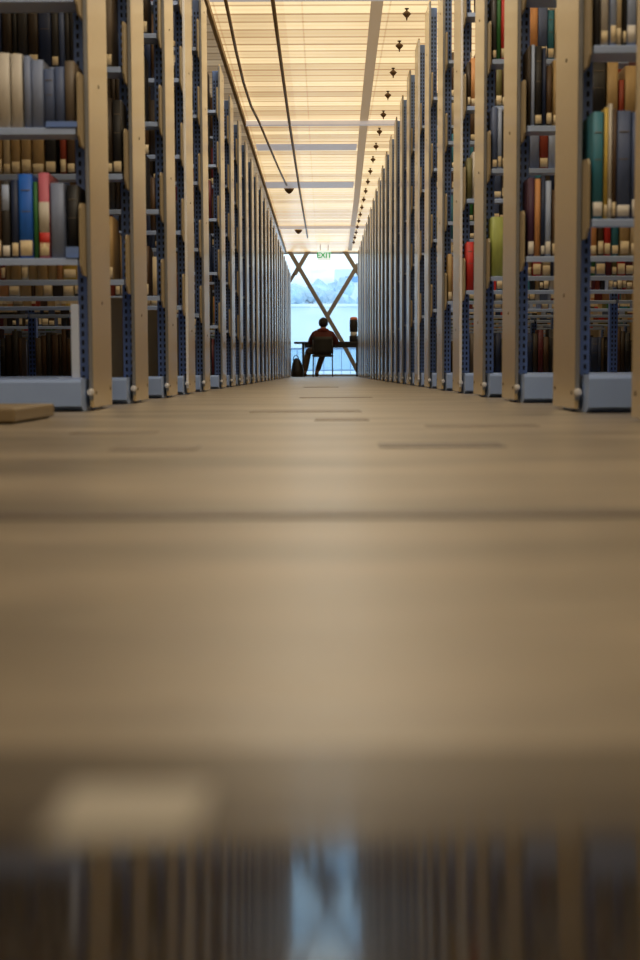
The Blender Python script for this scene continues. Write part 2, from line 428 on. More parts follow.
# right bookcases
row(1, 1, 1, [(588, 598.5, 112, 'teal', dict(white=True)), (599.5, 603, 108, 'yellow'), (603.5, 607, 104, 'white', dict(white=True)), (607.5, 611.5, 109, 'umber'), (612, 626, 111, 'slate', dict(white=True)), (627, 640, 112, 'slate', dict(white=True)), (641, 652, 120, 'rust')], MIX)
row(1, 1, 2, [(592, 598, -50, 'charcoal', dict(lab=False)), (598.5, 606, -50, 'white'), (608, 614, -60, 'paleblue'), (614.5, 619, -40, 'cream'), (620.5, 624, -50, 'black'), (624.5, 634, -45, 'paleblue', dict(white=True)), (635, 645, -50, 'navy')], MIX)
row(1, 2, 1, [(528, 534.3, 178, 'purple', dict(white=True)), (534.8, 540.4, 179, 'orange', dict(lab=False)), (541, 545, 176, 'navy', dict(white=True)), (545.4, 551, 181, 'paleblue', dict(white=True)),
              (552, 560, 190, 'umber'), (560.5, 568, 180, 'tan'), (568.5, 577, 185, 'tan'), (578, 590, 180, 'tan'), (590.5, 597, 185, 'orange'), (598, 604, 190, 'umber'), (604.5, 611, 178, 'red'), (612, 619, 181, 'teal'), (620, 630, 184, 'tan'), (631, 640, 186, 'cream')], MIX)
row(1, 2, 2, [(528.5, 531, 46, 'espresso', dict(lab=False)), (531.5, 534.5, 45, 'paleblue', dict(lab=False)), (535, 542, 46, 'black'), (542.6, 546, 48, 'navy', dict(lab=False)), (546.5, 552, 66, 'umber'), (553, 562, 60, 'tan'), (563, 580, 55, 'black'), (581, 590, 65, 'tan'),
              (591, 606, 58, 'black'), (607, 618, 62, 'tan'), (619, 624, 80, 'rust'), (625, 636, 66, 'tan')], MIX)
row(1, 3, 1, [(490, 502, 217, 'lime', dict(lab=False)), (503, 512, 222, 'tan'), (513, 521, 215, 'espresso'), (522, 530, 220, 'tan'), (531, 540, 219, 'red'), (541, 549, 222, 'cream')], MIX)
row(1, 3, 2, [(490, 495, 107, 'slate'), (495.5, 499.5, 108, 'paleblue'), (500, 506, 112, 'black')], MIX)
row(1, 3, 3, [(491, 494.5, -6, 'charcoal'), (495, 498.8, -8, 'green', dict(lab=False)), (499.2, 504, -6, 'red')], MIX)
row(1, 4, 1, [(463.5, 470.5, 242, 'red', dict(lab=False)), (471, 476, 248, 'paleblue'), (477, 483, 246, 'tan')], MIX)
row(1, 4, 2, [(462, 467, 158, 'olive', dict(lab=False)), (467.5, 471.5, 152, 'white', dict(lab=False)), (472, 478, 160, 'espresso')], MIX)
row(1, 4, 3, [(464, 467, 62, 'espresso'), (467.5, 474, 58, 'orange'), (475, 481, 66, 'umber')], MIX)
row(1, 5, 1, [(446, 450, 254, 'tan'), (450.5, 454, 257, 'orange'), (455, 460, 258, 'navy')], MIX)

for s, y, i in RANGES:
    lev = LEFT_LEV if s < 0 else RIGHT_LEV
    for lv in range(len(lev)):
        if (s, i, lv) in done: continue
        open_bottom = i < 4 if s < 0 else 1 <= i < 6
        if lv == 0 and open_bottom: continue
        if y > 24 and lv > len(lev)-1: continue
        if s < 0 and lv == 1 and i in (1, 2, 3):
            pal = ['tan','tan','cream','umber','espresso','orange','yellow','tan','rust','black','white']
        elif lv == 0: pal = DARK
        elif s < 0: pal = DARK if (lv != 1 or i < 6) else MIX
        else: pal = MIX
        room_h = (lev[lv+1] if lv+1 < len(lev) else TOP[s]+.1) - lev[lv]
        hm = min(.30, room_h-.06) if s < 0 and lv >= 2 and i >= 1 else min(.27, room_h-.07)
        fill(s, i, lv, .05 + (random.uniform(0, .03)), 0, pal, hmin=hm-.07, hmax=hm, gap=0 if s < 0 and lv > 1 else (.02 if lv else .08),
             uend=1.85 if y < 20 else 1.0)

# ---- which books show, and how large: rays from the lens through a pixel grid
def bk_bounds(b):
    x0 = b['s']*(AISLE+b['u']); x1 = b['s']*(AISLE+b['u']+b['w'])
    return (min(x0, x1), b['y'], b['z']), (max(x0, x1), b['y']+b['d'], b['z']+b['h'])
verts, faces, owner = [], [], []
def occ(a, b, o):
    n = len(verts)
    (x0, y0, z0), (x1, y1, z1) = a, b
    verts.extend([(x0,y0,z0),(x1,y0,z0),(x1,y1,z0),(x0,y1,z0),(x0,y0,z1),(x1,y0,z1),(x1,y1,z1),(x0,y1,z1)])
    for q in ((0,3,2,1),(4,5,6,7),(0,1,5,4),(1,2,6,5),(2,3,7,6),(3,0,4,7)):
        faces.append([n+k for k in q]); owner.append(o)
for j, b in enumerate(BOOKS): occ(*bk_bounds(b), j)
for s, y, i in RANGES:
    xs = sorted((s*AISLE, s*(AISLE+.04))); occ((xs[0], y+PIN-.007, 0), (xs[1], y+DEPTH, TOP[s]*ZS(s, i)), -1)
    xs = sorted((s*AISLE, s*(AISLE+LEN)))
    for z in [q*ZS(s, i) for q in (LEFT_LEV if s < 0 else RIGHT_LEV)[1:]]:
        occ((xs[0], y+.01, z-.005), (xs[1], y+.52, z), -1); occ((xs[0], y+.01, z-.03), (xs[1], y+.016, z), -1)
    occ((xs[0], y+.01, 0), (xs[1], y+.52, .09), -1)
occ((-9, 2, -.1), (9, 40, 0), -1)
bvh = BVHTree.FromPolygons(verts, faces)
hits = {}
org = CM.translation; RM = CM.to_3x3()
for py in range(0, 384, 2):
    for px in range(0, 640):
        d = RM @ Vector((px+.5-320, PPY-py-.5, -F)).normalized()
        loc, nrm, fi, dist = bvh.ray_cast(org, d, 60)
        if fi is not None and owner[fi] >= 0: hits[owner[fi]] = hits.get(owner[fi], 0) + 1
order = sorted(hits, key=lambda j: -hits[j])
SOLO = [j for j in order if hits[j] >= 2][:300]
SOLOSET = set(SOLO)

def cover_mesh(bm, w, h, d, s=1):
    """hardback case: two boards and a rounded spine, open at top, bottom and fore-edge"""
    t = min(.003, w*.16); n = 5; r = min(.006, w*.3)
    out = [(-w/2, d), (-w/2, r)] + [(-w/2*math.cos(PI*k/(n+1)), r - r*math.sin(PI*k/(n+1))) for k in range(1, n+1)] + [(w/2, r), (w/2, d)]
    inn = [(-w/2+t, d), (-w/2+t, r+t)] + [(-(w/2-t)*math.cos(PI*k/(n+1)), r+t - r*math.sin(PI*k/(n+1))) for k in range(1, n+1)] + [(w/2-t, r+t), (w/2-t, d)]
    A = [[bm.verts.new((x, y, z)) for x, y in out] for z in (0, h)]
    B = [[bm.verts.new((x, y, z)) for x, y in inn] for z in (0, h)]
    m = len(out)
    for k in range(m-1):
        f = bm.faces.new((A[0][k], A[0][k+1], A[1][k+1], A[1][k])); f.smooth = 1 <= k < m-2
        bm.faces.new((B[0][k+1], B[0][k], B[1][k], B[1][k+1]))
        bm.faces.new((A[1][k], A[1][k+1], B[1][k+1], B[1][k]))
        bm.faces.new((A[0][k+1], A[0][k], B[0][k], B[0][k+1]))
    for k in (0, m-1):
        bm.faces.new((A[0][k], A[1][k], B[1][k], B[0][k]))
    return t, r

def spine_patch(bm, w, h0, h1, r, off=.0006, frac=.86):
    n = 6; half = w/2*frac; pts = []
    for k in range(n+1):
        x = -half + 2*half*k/n
        c = math.sqrt(max(0, 1-(x/(w/2))**2)); pts.append((x, r - r*c - off))
    A = [bm.verts.new((x, y, h0)) for x, y in pts]; B = [bm.verts.new((x, y, h1)) for x, y in pts]
    A2 = [bm.verts.new((x, y+off*1.5, h0)) for x, y in pts]; B2 = [bm.verts.new((x, y+off*1.5, h1)) for x, y in pts]
    for k in range(n):
        f = bm.faces.new((A[k], A[k+1], B[k+1], B[k])); f.smooth = True
        bm.faces.new((B[k], B[k+1], B2[k+1], B2[k])); bm.faces.new((A[k+1], A[k], A2[k], A2[k+1]))

LV = ['base shelf', 'lowest raised shelf', 'second raised shelf', 'third raised shelf', 'fourth raised shelf', 'top shelf']
for j in SOLO:
    b = BOOKS[j]; w, h, d = b['w'], b['h'], b['d']
    size = 'thick' if w > .034 else ('thin' if w < .02 else ('tall' if h > .245 else ''))
    side = 'left' if b['s'] < 0 else 'right'
    lab = '%s %s book, %s from end panel, %s, %s %s bookcase' % (PAL[b['c']][0], size, nth(b['k']), LV[b['lv']], nth(b['i']), side)
    lab = ' '.join(lab.split())
    bm = bmesh.new(); t, r = cover_mesh(bm, w, h, d)
    near = hits[j] >= 14
    if not near:
        n0 = len(bm.faces)
        box(bm, (-w/2+t, r+t+.001, .004), (w/2-t, d-.004, h-.004), 1)
        if b['lab']:
            k0 = set(bm.faces)
            spine_patch(bm, w, .010, .036 + .012*((b['k']*5+b['i']) % 3)/2, r)
            for f in bm.faces:
                if f not in k0: f.material_index = 2
    me = bpy.data.meshes.new('book')
    bmesh.ops.recalc_face_normals(bm, faces=bm.faces[:]); bm.to_mesh(me); bm.free()
    me.materials.append(M['bk_'+b['c']])
    if not near: me.materials.append(M['pages']); me.materials.append(M['label_white' if b['white'] else 'label'])
    o = put('book', me, None, (b['s']*(AISLE+b['u']+w/2), b['y'], b['z']))
    tag(o, lab, 'book', 'books on the shelves %s of the aisle' % side)
    if near:
        bm = bmesh.new(); box(bm, (-w/2+t, r+t+.001, .004), (w/2-t, d-.004, h-.004))
        put('page_block', mesh_from_bm('page_block', bm, M['pages']), o)
        if b['lab']:
            bm = bmesh.new(); spine_patch(bm, w, .006, .034 + .014*((b['k']*5+b['i']) % 3)/2, r)
            sl = put('spine_label', mesh_from_bm('spine_label', bm, M['label_white' if b['white'] else 'label']), o)
            if not b['white']: sl['label'] = 'cream paper label at foot of spine'
            else: sl['label'] = 'white paper label at foot of spine'
        if b['band'] == 'white':
            bm = bmesh.new(); spine_patch(bm, w, h*.30, h*.66, r, frac=.97)
            q = put('spine_band', mesh_from_bm('spine_band', bm, M['bk_white']), o); q['label'] = 'off-white middle panel of spine'
            bm = bmesh.new(); spine_patch(bm, w, h*.13, h*.30, r, frac=.97)
            q = put('spine_band', mesh_from_bm('spine_band', bm, M['bk_red']), o); q['label'] = 'red lower panel of spine'
        elif b['band']:
            bm = bmesh.new(); spine_patch(bm, w, h*.62, h*.95, r, frac=.9)
            q = put('spine_band', mesh_from_bm('spine_band', bm, M['bk_'+b['band']]), o); q['label'] = 'pale blue upper panel of spine'
        elif w > .02 and b['c'] in ('blue', 'teal', 'navy', 'black', 'maroon', 'slate', 'red') and b['k'] % 2 == 0:
            for q0, q1 in ((.80, .812), (.55, .558)):
                bm = bmesh.new(); spine_patch(bm, w, h*q0, h*q1, r, frac=.7)
                q = put('title_rule', mesh_from_bm('title_rule', bm, M['bk_taupe']), o); q['label'] = 'pale stamped line on spine'

# everything the photo hardly shows: one object
bm = bmesh.new()
for j, b in enumerate(BOOKS):
    if j in SOLOSET: continue
    (x0, y0, z0), (x1, y1, z1) = bk_bounds(b)
    ci = PK.index(b['c'])
    zs = [z0, z0+.012, z0+.05, z1] if b['lab'] else [z0, z1]
    V = [[bm.verts.new(p) for p in ((x0, y0, z), (x1, y0, z), (x1, y1, z), (x0, y1, z))] for z in zs]
    for q in range(len(zs)-1):
        a, c = V[q], V[q+1]
        for k in range(4):
            f = bm.faces.new((a[k], a[(k+1) % 4], c[(k+1) % 4], c[k]))
            f.material_index = len(PK)+1 if (k == 0 and q == 1) else (len(PK) if k == 2 else ci)
    bm.faces.new(V[-1]).material_index = len(PK)
me = mesh_from_bm('book_rows', bm, [M['bk_'+k] for k in PK] + [M['pages'], M['label']])
tag(put('book_rows', me), 'rows of small distant books filling the shelves deeper in the stacks', 'books', kind='stuff')

# ------------------------------------------------------------------ bookends and the plinth on the left
def bookend_tall(loc, label):
    o = empty('bookend', loc, label, 'bookend', 'steel bookends on the nearest left bookcase')
    bm = bmesh.new(); box(bm, (-.011, 0, .0), (.011, .012, .205), bev=.002); put('upright_plate', mesh_from_bm('upright_plate', bm, M['bookend']), o)
    bm = bmesh.new(); box(bm, (-.05, .012, .0), (.011, .13, .0025), bev=.0008); put('foot_plate', mesh_from_bm('foot_plate', bm, M['bookend']), o)
bookend_tall((ray_at(75, 345, 4.74).x, LEFT_Y[0]+.03, LEFT_LEV[0]+.001), 'pale blue-white upright bookend standing alone on the empty base shelf')
def bookend_low(x0, x1, y, z, h, label):
    o = empty('bookend', ((x0+x1)/2, y, z), label, 'bookend', 'steel bookends on the nearest left bookcase')
    w = abs(x1-x0)
    bm = bmesh.new(); box(bm, (-w/2, 0, 0), (w/2, .002, h), bev=.0006); put('upright_plate', mesh_from_bm('upright_plate', bm, M['steel']), o)
    bm = bmesh.new(); box(bm, (-w/2, -.006, 0), (w/2, 0, .002), bev=.0005); put('foot_plate', mesh_from_bm('foot_plate', bm, M['steel']), o)
bookend_low(ray_at(66, 252, 4.73).x, ray_at(79, 252, 4.73).x, LEFT_Y[0]+.0145, LEFT_LEV[1]+.0005, .03, 'low blue-grey bookend beside the grey-blue book, near the end panel')
bookend_low(ray_at(46, 128, 4.73).x, ray_at(78, 128, 4.73).x, LEFT_Y[0]+.0145, LEFT_LEV[2]+.0005, .016, 'low blue-grey book stop in front of slate-blue books, near end panel')

o = empty('plinth', (-AISLE, 3.58, 0), 'low beige floor plinth without shelves at the left edge of the aisle', 'plinth')
bm = bmesh.new(); box(bm, (0, 0, .004), (-LEN, DEPTH, .034), bev=.005); put('plinth_top', mesh_from_bm('plinth_top', bm, M['plinth']), o)
bm = bmesh.new(); box(bm, (-.012, .012, 0), (-LEN+.012, DEPTH-.012, .004)); put('shadow_gap', mesh_from_bm('shadow_gap', bm, M['slot']), o)

# ------------------------------------------------------------------ room shell
CEIL = CAMH + 2.56
WY = 37.0                          # the window wall
WX = 2.72
def struct(name, bm, m, loc=(0, 0, 0)):
    o = put(name, mesh_from_bm(name, bm, m), None, loc); o['kind'] = 'structure'; return o
bm = bmesh.new(); box(bm, (-WX-.1, -3.2, -.12), (WX+.1, WY+.1, 0)); struct('floor', bm, M['floor'])
bm = bmesh.new(); box(bm, (-.80, -3.2, CEIL), (WX+.1, WY, CEIL+.1)); struct('ceiling', bm, M['ceiling'])
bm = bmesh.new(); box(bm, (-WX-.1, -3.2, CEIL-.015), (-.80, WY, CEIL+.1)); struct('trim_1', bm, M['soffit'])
bm = bmesh.new(); box(bm, (-.815, -3.2, CEIL-.05), (-.785, WY, CEIL-.0), bev=.004); struct('trim_2', bm, M['duct'])
bm = bmesh.new(); box(bm, (-WX-.1, -3.2, 0), (-WX, WY, CEIL)); struct('wall_left', bm, M['wall'])
bm = bmesh.new(); box(bm, (WX, -3.2, 0), (WX+.1, WY, CEIL)); struct('wall_right', bm, M['wall'])
bm = bmesh.new(); box(bm, (-WX-.1, -3.3, 0), (WX+.1, -3.2, CEIL)); struct('wall_back', bm, M['wall'])
# faintly glowing cross beams, flush strips painting the window's reflection, glowing seam band
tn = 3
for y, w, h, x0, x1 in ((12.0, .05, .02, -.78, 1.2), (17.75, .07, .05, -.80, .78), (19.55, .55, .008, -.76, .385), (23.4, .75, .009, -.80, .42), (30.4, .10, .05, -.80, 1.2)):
    bm = bmesh.new(); box(bm, (x0, y, CEIL-h), (x1, y+w, CEIL), bev=.006); struct('trim_%d' % tn, bm, M['beam_glow']); tn += 1
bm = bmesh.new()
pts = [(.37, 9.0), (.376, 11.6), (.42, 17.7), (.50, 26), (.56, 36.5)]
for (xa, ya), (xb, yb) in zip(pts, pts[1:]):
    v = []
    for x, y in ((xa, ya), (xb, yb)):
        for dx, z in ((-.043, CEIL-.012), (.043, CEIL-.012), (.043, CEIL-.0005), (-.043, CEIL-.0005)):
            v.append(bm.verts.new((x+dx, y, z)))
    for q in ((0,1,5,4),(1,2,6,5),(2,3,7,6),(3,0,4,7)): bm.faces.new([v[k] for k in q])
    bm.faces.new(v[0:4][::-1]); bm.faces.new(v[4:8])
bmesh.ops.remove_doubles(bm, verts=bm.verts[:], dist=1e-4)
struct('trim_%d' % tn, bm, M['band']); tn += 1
# inlaid dark joints in the floor
for x0, x1, y0, y1 in ((-WX, WX, 1.255, 1.300), (.08, .26, 2.42, 2.55), (-.30, -.18, 2.36, 2.50), (-.02, .10, 3.75, 3.95), (-.45, -.30, 3.0, 3.1), (-.20, .10, 4.55, 4.8), (-.14, .10, 11.6, 12.1), (.20, .42, 3.3, 3.42), (-.1, .2, 7.0, 7.2)):
    bm = bmesh.new(); box(bm, (x0, y0, .0002), (x1, y1, .0012)); struct('trim_%d' % tn, bm, mat('floor_joint_%d' % tn, (.085, .062, .045) if y0 < 1.3 or (y0, x0) == (2.42, .08) else (.19, .15, .11), .45, var=.1)); tn += 1

# ------------------------------------------------------------------ window wall
win = empty('window_1', (0, WY, 0), None, None); win['kind'] = 'structure'
bm = bmesh.new(); box(bm, (-WX, .10, .04), (WX, .112, CEIL-.03)); put('pane', mesh_from_bm('pane', bm, M['glass']), win)
bm = bmesh.new()
box(bm, (-WX, .06, 0), (WX, .16, .045), bev=.004); box(bm, (-WX, .06, CEIL-.04), (WX, .16, CEIL+.1), bev=.004)
for x in (-1.9, 1.9, -WX+.03, WX-.03): box(bm, (x-.03, .06, .04), (x+.03, .16, CEIL-.03), bev=.004)
put('window_frame', mesh_from_bm('window_frame', bm, M['frame']), win)
def wp(px, py, y=WY): return ((px-VPX)*y/F, (371.5-py)*y/F + CAMH)
BK = [0]
def brace(a, b, w=.088):
    BK[0] += 1; oy = .007*BK[0]
    (xa, za), (xb, zb) = wp(*a), wp(*b)
    d = Vector((xb-xa, 0, zb-za)); n = Vector((-d.z, 0, d.x)).normalized()*w/2
    bm = bmesh.new(); vs = []
    for y in (-.10+oy, -.02+oy):
        for p, sg in (((xa, za), 1), ((xb, zb), 1), ((xb, zb), -1), ((xa, za), -1)):
            vs.append(bm.verts.new((p[0]+sg*n.x, y, p[1]+sg*n.z)))
    for q in ((0,1,2,3),(7,6,5,4),(0,4,5,1),(1,5,6,2),(2,6,7,3),(3,7,4,0)): bm.faces.new([vs[k] for k in q])
    bmesh.ops.bevel(bm, geom=bm.edges[:], offset=.006, segments=1, affect='EDGES')
    put('brace', mesh_from_bm('brace', bm, M['brace']), win)
brace((289, 250), (342, 341)); brace((341, 339), (361, 377)); brace((311.5, 250), (296, 276))
brace((343.5, 250), (357.5, 272.5)); brace((359, 266), (327.5, 318)); brace((356, 270), (366, 287)); brace((300, 268), (285, 293), .07)

# ------------------------------------------------------------------ outside
def ext(name, bm, m, label, cat, loc=(0, 0, 0)):
    return tag(put(name, mesh_from_bm(name, bm, m), None, loc), label, cat)
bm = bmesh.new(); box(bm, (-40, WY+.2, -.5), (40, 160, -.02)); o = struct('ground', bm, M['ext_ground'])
b0 = empty('pavilion', (0, 78, -.02), 'long low pale building across the plaza beyond the window', 'building')
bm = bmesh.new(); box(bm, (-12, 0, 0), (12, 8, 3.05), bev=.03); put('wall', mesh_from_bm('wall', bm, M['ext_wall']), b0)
bm = bmesh.new(); box(bm, (-12.2, -.2, 3.05), (12.2, 8.2, 3.18), bev=.03); put('roof', mesh_from_bm('roof', bm, M['ext_wall']), b0)
b1 = empty('office_block', (2.15, 106, -.02), 'far pale office block with one band of blue windows above the trees', 'building')
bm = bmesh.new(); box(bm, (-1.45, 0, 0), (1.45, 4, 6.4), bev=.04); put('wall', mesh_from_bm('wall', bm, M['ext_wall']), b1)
bm = bmesh.new(); box(bm, (-.8, -.05, 5.6), (.8, .03, 5.95), bev=.02); put('window_band', mesh_from_bm('window_band', bm, M['ext_glass']), b1)
tree_lab = ['hazy blue tree at far left beyond the pavilion roof', 'hazy blue tree rising left of the window middle', 'hazy tall tree behind the middle of the pavilion', 'hazy tree right of the window middle', 'hazy blue tree at far right beyond the pavilion roof']
for q, (px, top_, wd) in enumerate(((292, 283, 2.3), (306, 277, 1.9), (322, 283, 2.1), (336, 279, 2.0), (353, 286, 2.2))):
    yy = 88 + (0, 7, 3.4, 10, 0)[q]
    t = empty('tree', ((px-VPX)*yy/F, yy, -.02), tree_lab[q], 'tree', 'hazy trees beyond the plaza')
    H = (371.5-top_)*yy/F + CAMH
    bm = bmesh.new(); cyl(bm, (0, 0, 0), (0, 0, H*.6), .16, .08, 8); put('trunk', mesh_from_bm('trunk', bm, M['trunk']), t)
    bm = bmesh.new(); rnd = random.Random(q)
    for k in range(16):
        c = Vector((rnd.uniform(-wd/2, wd/2), rnd.uniform(-.6, .6), rnd.uniform(H*.45, H-.55))); r = rnd.uniform(.35, .6)
        rr = bmesh.ops.create_icosphere(bm, subdivisions=2, radius=r, matrix=Matrix.Translation(c))
        for v in rr['verts']: v.co += Vector((rnd.uniform(-.1, .1), rnd.uniform(-.1, .1), rnd.uniform(-.1, .1)))
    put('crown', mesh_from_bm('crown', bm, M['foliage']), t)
rl = empty('railing', (0, WY+1.6, -.02), 'pale blue terrace railing just outside the window', 'railing')
bm = bmesh.new(); box(bm, (-2.6, -.02, .62), (2.6, .02, .66), bev=.005); put('top_rail', mesh_from_bm('top_rail', bm, M['rail']), rl)
bm = bmesh.new(); box(bm, (-2.6, -.012, .14), (2.6, .012, .17), bev=.004); put('bottom_rail', mesh_from_bm('bottom_rail', bm, M['rail']), rl)
bm = bmesh.new()
for k in range(27): box(bm, (-2.6+k*.2-.008, -.008, 0), (-2.6+k*.2+.008, .008, .63))
put('baluster_row', mesh_from_bm('baluster_row', bm, M['rail']), rl)
bm = bmesh.new(); box(bm, (-2.6, .02, .17), (2.6, .03, .62)); infill = put('infill_panel', mesh_from_bm('infill_panel', bm, M['ext_glass']), rl)
M['ext_panel'] = mat('pale_blue_infill', (.86, .93, 1.0), .5, var=.05); infill.data.materials[0] = M['ext_panel']
_n = M['ext_panel'].node_tree; _t = _n.nodes.new('ShaderNodeBsdfTransparent'); _t.inputs[0].default_value = (.80, .92, 1, 1); _m = _n.nodes.new('ShaderNodeMixShader'); _m.inputs[0].default_value = .82
_n.links.new(_n.nodes['Principled BSDF'].outputs[0], _m.inputs[1]); _n.links.new(_t.outputs[0], _m.inputs[2]); _n.links.new(_m.outputs[0], _n.nodes['Material Output'].inputs[0])

# ------------------------------------------------------------------ ceiling fittings
bm = bmesh.new()
lathe(bm, [(.004, 0), (.012, -.004), (.012, -.02), (.05, -.045), (.055, -.06), (.012, -.10), (.006, -.13)], 10)
fit = mesh_from_bm('sprinkler', bm, M['bronze'])
bmf = bmesh.new(); lathe(bmf, [(.03, 0), (.03, -.006), (.02, -.012)], 12); rose = mesh_from_bm('ceiling_rose', bmf, M['dark_metal'])
bmf = bmesh.new(); box(bmf, (-.055, -.006, -.056), (.055, .006, -.048), bev=.002); box(bmf, (-.006, -.055, -.056), (.006, .055, -.048), bev=.002); arm = mesh_from_bm('deflector', bmf, M['bronze'])
for k in range(19):
    r = empty('sprinkler', (.598, 12.38+1.19*k, CEIL), 'dark brown ceiling sprinkler, %s from the camera in the right-hand row' % nth(k), 'sprinkler', 'sprinklers in a row along the right of the ceiling')
    put('ceiling_rose', rose, r); put('head', fit, r, (0, 0, -.006)); put('deflector', arm, r, (0, 0, -.006)); r.scale = (.55, .55, .62)
bm = bmesh.new(); lathe(bm, [(.06, 0), (.065, -.012), (.055, -.03), (.03, -.055), (.008, -.07)], 18); dome = mesh_from_bm('dome', bm, M['bronze'])
bm = bmesh.new(); lathe(bm, [(.072, 0), (.072, -.01), (.06, -.014)], 18); plate = mesh_from_bm('mounting_plate', bm, M['duct'])
for px, py, lab in ((291, 193, 'brown ceiling dome at the end of the curved conduit, nearer one'), (300, 233, 'brown ceiling dome left of the aisle, the farther smaller one')):
    y = 2.545*F/(371.5-py); x = (px-VPX)*y/F
    r = empty('ceiling_dome', (x, y, CEIL), lab, 'detector', 'brown ceiling domes')
    put('mounting_plate', plate, r); put('dome', dome, r, (0, 0, -.008))
def cpt(px, py, z=2.52):
    y = z*F/(371.5-py); return ((px-VPX)*y/F, y, z+CAMH)
bm = bmesh.new()
raw = [(226, -8), (234, 30), (240, 60), (247, 90), (254, 112), (262, 128), (272, 152), (281, 173), (288.5, 189)]
tube(bm, [cpt(*p) for p in raw], .013)
tag(put('conduit', mesh_from_bm('conduit', bm, M['conduit'])), 'thin brown curved conduit under the ceiling above the left bookcases', 'conduit')
bm = bmesh.new(); tube(bm, [cpt(*p) for p in ((273.5, -8), (281, 50), (287, 95), (291.5, 128), (297, 165), (301.5, 195), (306.5, 225), (309, 240))], .015)
tag(put('conduit', mesh_from_bm('conduit', bm, M['conduit'])), 'straight dark conduit running down the middle-left of the ceiling', 'conduit')

# exit sign
ex = empty('exit_sign', (wp(325.3, 0, 35.0)[0], 35.0, CEIL), 'small pale exit sign with green letters hanging before the window', 'sign')
bm = bmesh.new(); box(bm, (-.135, 0, -.31), (.135, .03, -.115), bev=.006); put('sign_board', mesh_from_bm('sign_board', bm, faint(mat('lit_sign_face', (0.85, 0.92, 0.9), 0.4), (.80, .95, .95), .7)), ex)
bm = bmesh.new(); cyl(bm, (-.08, .015, -.12), (-.08, .015, 0), .006); cyl(bm, (.08, .015, -.12), (.08, .015, 0), .006); put('hanger', mesh_from_bm('hanger', bm, M['dark_metal']), ex)
cu = bpy.data.curves.new('exit_text', 'FONT'); cu.body = 'EXIT'; cu.size = .15; cu.align_x = 'CENTER'; cu.align_y = 'CENTER'; cu.extrude = .002; cu.offset = .004
to = bpy.data.objects.new('exit_text', cu); COL.objects.link(to)
bpy.context.view_layer.update()
tme = bpy.data.meshes.new_from_object(to.evaluated_get(bpy.context.evaluated_depsgraph_get()))
bpy.data.objects.remove(to)
tme.materials.clear(); tme.materials.append(faint(M['green'], (.04, .5, .14), .35))
o = put('lettering', tme, ex, (0, -.003, -.2125), (PI/2, 0, 0)); o['label'] = 'green letters EXIT'

# ------------------------------------------------------------------ desk, chair, person at the window
PY = 35.1
def X35(px, y=PY): return (px-VPX)*y/F
dk = empty('desk', (.10, 35.85, 0), 'long dark desk in front of the far window', 'desk')
bm = bmesh.new(); box(bm, (-.72, -.30, .685), (.95, .30, .725), bev=.006); put('desk_top', mesh_from_bm('desk_top', bm, M['desk']), dk)
bm = bmesh.new(); box(bm, (-.50, -.25, .60), (.88, -.22, .685), bev=.004); put('rail', mesh_from_bm('rail', bm, M['desk']), dk)
for x, y in ((-.53, -.25), (-.53, .25), (.60, -.25), (.60, .25)):
    bm = bmesh.new(); cyl(bm, (x, y, 0), (x, y, .69), .02, .024, 10); put('leg', mesh_from_bm('leg', bm, M['dark_metal']), dk)
ch = empty('chair', (-.02, PY, 0), 'black-backed chair with thin metal legs holding the reader', 'chair')
bm = bmesh.new()
N = 8
fr = [(-.215+.43*k/N, -.20 - .035*(1-((k-N/2)/(N/2))**2)) for k in range(N+1)]
vv = []
for th in (0, .025):
    vv.append([[bm.verts.new((x*(1-.06*(j == 5)), y+th - .03*j/5, .47+.345*j/5)) for x, y in fr] for j in range(6)])
for j in range(5):
    for k in range(N):
        for t_ in (0, 1): bm.faces.new((vv[t_][j][k], vv[t_][j][k+1], vv[t_][j+1][k+1], vv[t_][j+1][k]))
for k in range(N):
    for j in (0, 5): bm.faces.new((vv[0][j][k], vv[0][j][k+1], vv[1][j][k+1], vv[1][j][k]))
for j in range(5):
    for k in (0, N): bm.faces.new((vv[0][j][k], vv[0][j+1][k], vv[1][j+1][k], vv[1][j][k]))
put('backrest', mesh_from_bm('backrest', bm, M['black'], True), ch)
bm = bmesh.new(); box(bm, (-.215, -.21, .405), (.215, .22, .45), bev=.015, seg=3); put('seat', mesh_from_bm('seat', bm, M['black']), ch)
for sx in (-1, 1):
    for sy, yy in ((-1, -.21), (1, .20)):
        bm = bmesh.new(); cyl(bm, (sx*.20, yy+sy*.02, 0), (sx*.195, yy, .42), .011, .012, 10); put('leg', mesh_from_bm('leg', bm, M['dark_metal']), ch)
    bm = bmesh.new(); cyl(bm, (sx*.195, -.20, .43), (sx*.195, -.245, .74), .010, .010, 8); put('back_support', mesh_from_bm('back_support', bm, M['dark_metal']), ch)

def skin_mesh(name, nodes, edges, m, sub=2):
    me = bpy.data.meshes.new(name); keys = list(nodes)
    me.from_pydata([nodes[k][0] for k in keys], [(keys.index(a), keys.index(b)) for a, b in edges], [])
    o = bpy.data.objects.new(name, me); COL.objects.link(o)
    md = o.modifiers.new('skin', 'SKIN'); md.use_smooth_shade = True
    sv = me.skin_vertices[0].data
    for i, k in enumerate(keys):
        r = nodes[k][1]; sv[i].radius = r if isinstance(r, tuple) else (r, r)
    sv[0].use_root = True
    ss = o.modifiers.new('sub', 'SUBSURF'); ss.levels = sub; ss.render_levels = sub
    bpy.context.view_layer.update()
    out = bpy.data.meshes.new_from_object(o.evaluated_get(bpy.context.evaluated_depsgraph_get()))
    bpy.data.objects.remove(o)
    out.name = name; out.materials.clear(); out.materials.append(m)
    for p in out.polygons: p.use_smooth = True; p.material_index = 0
    return out

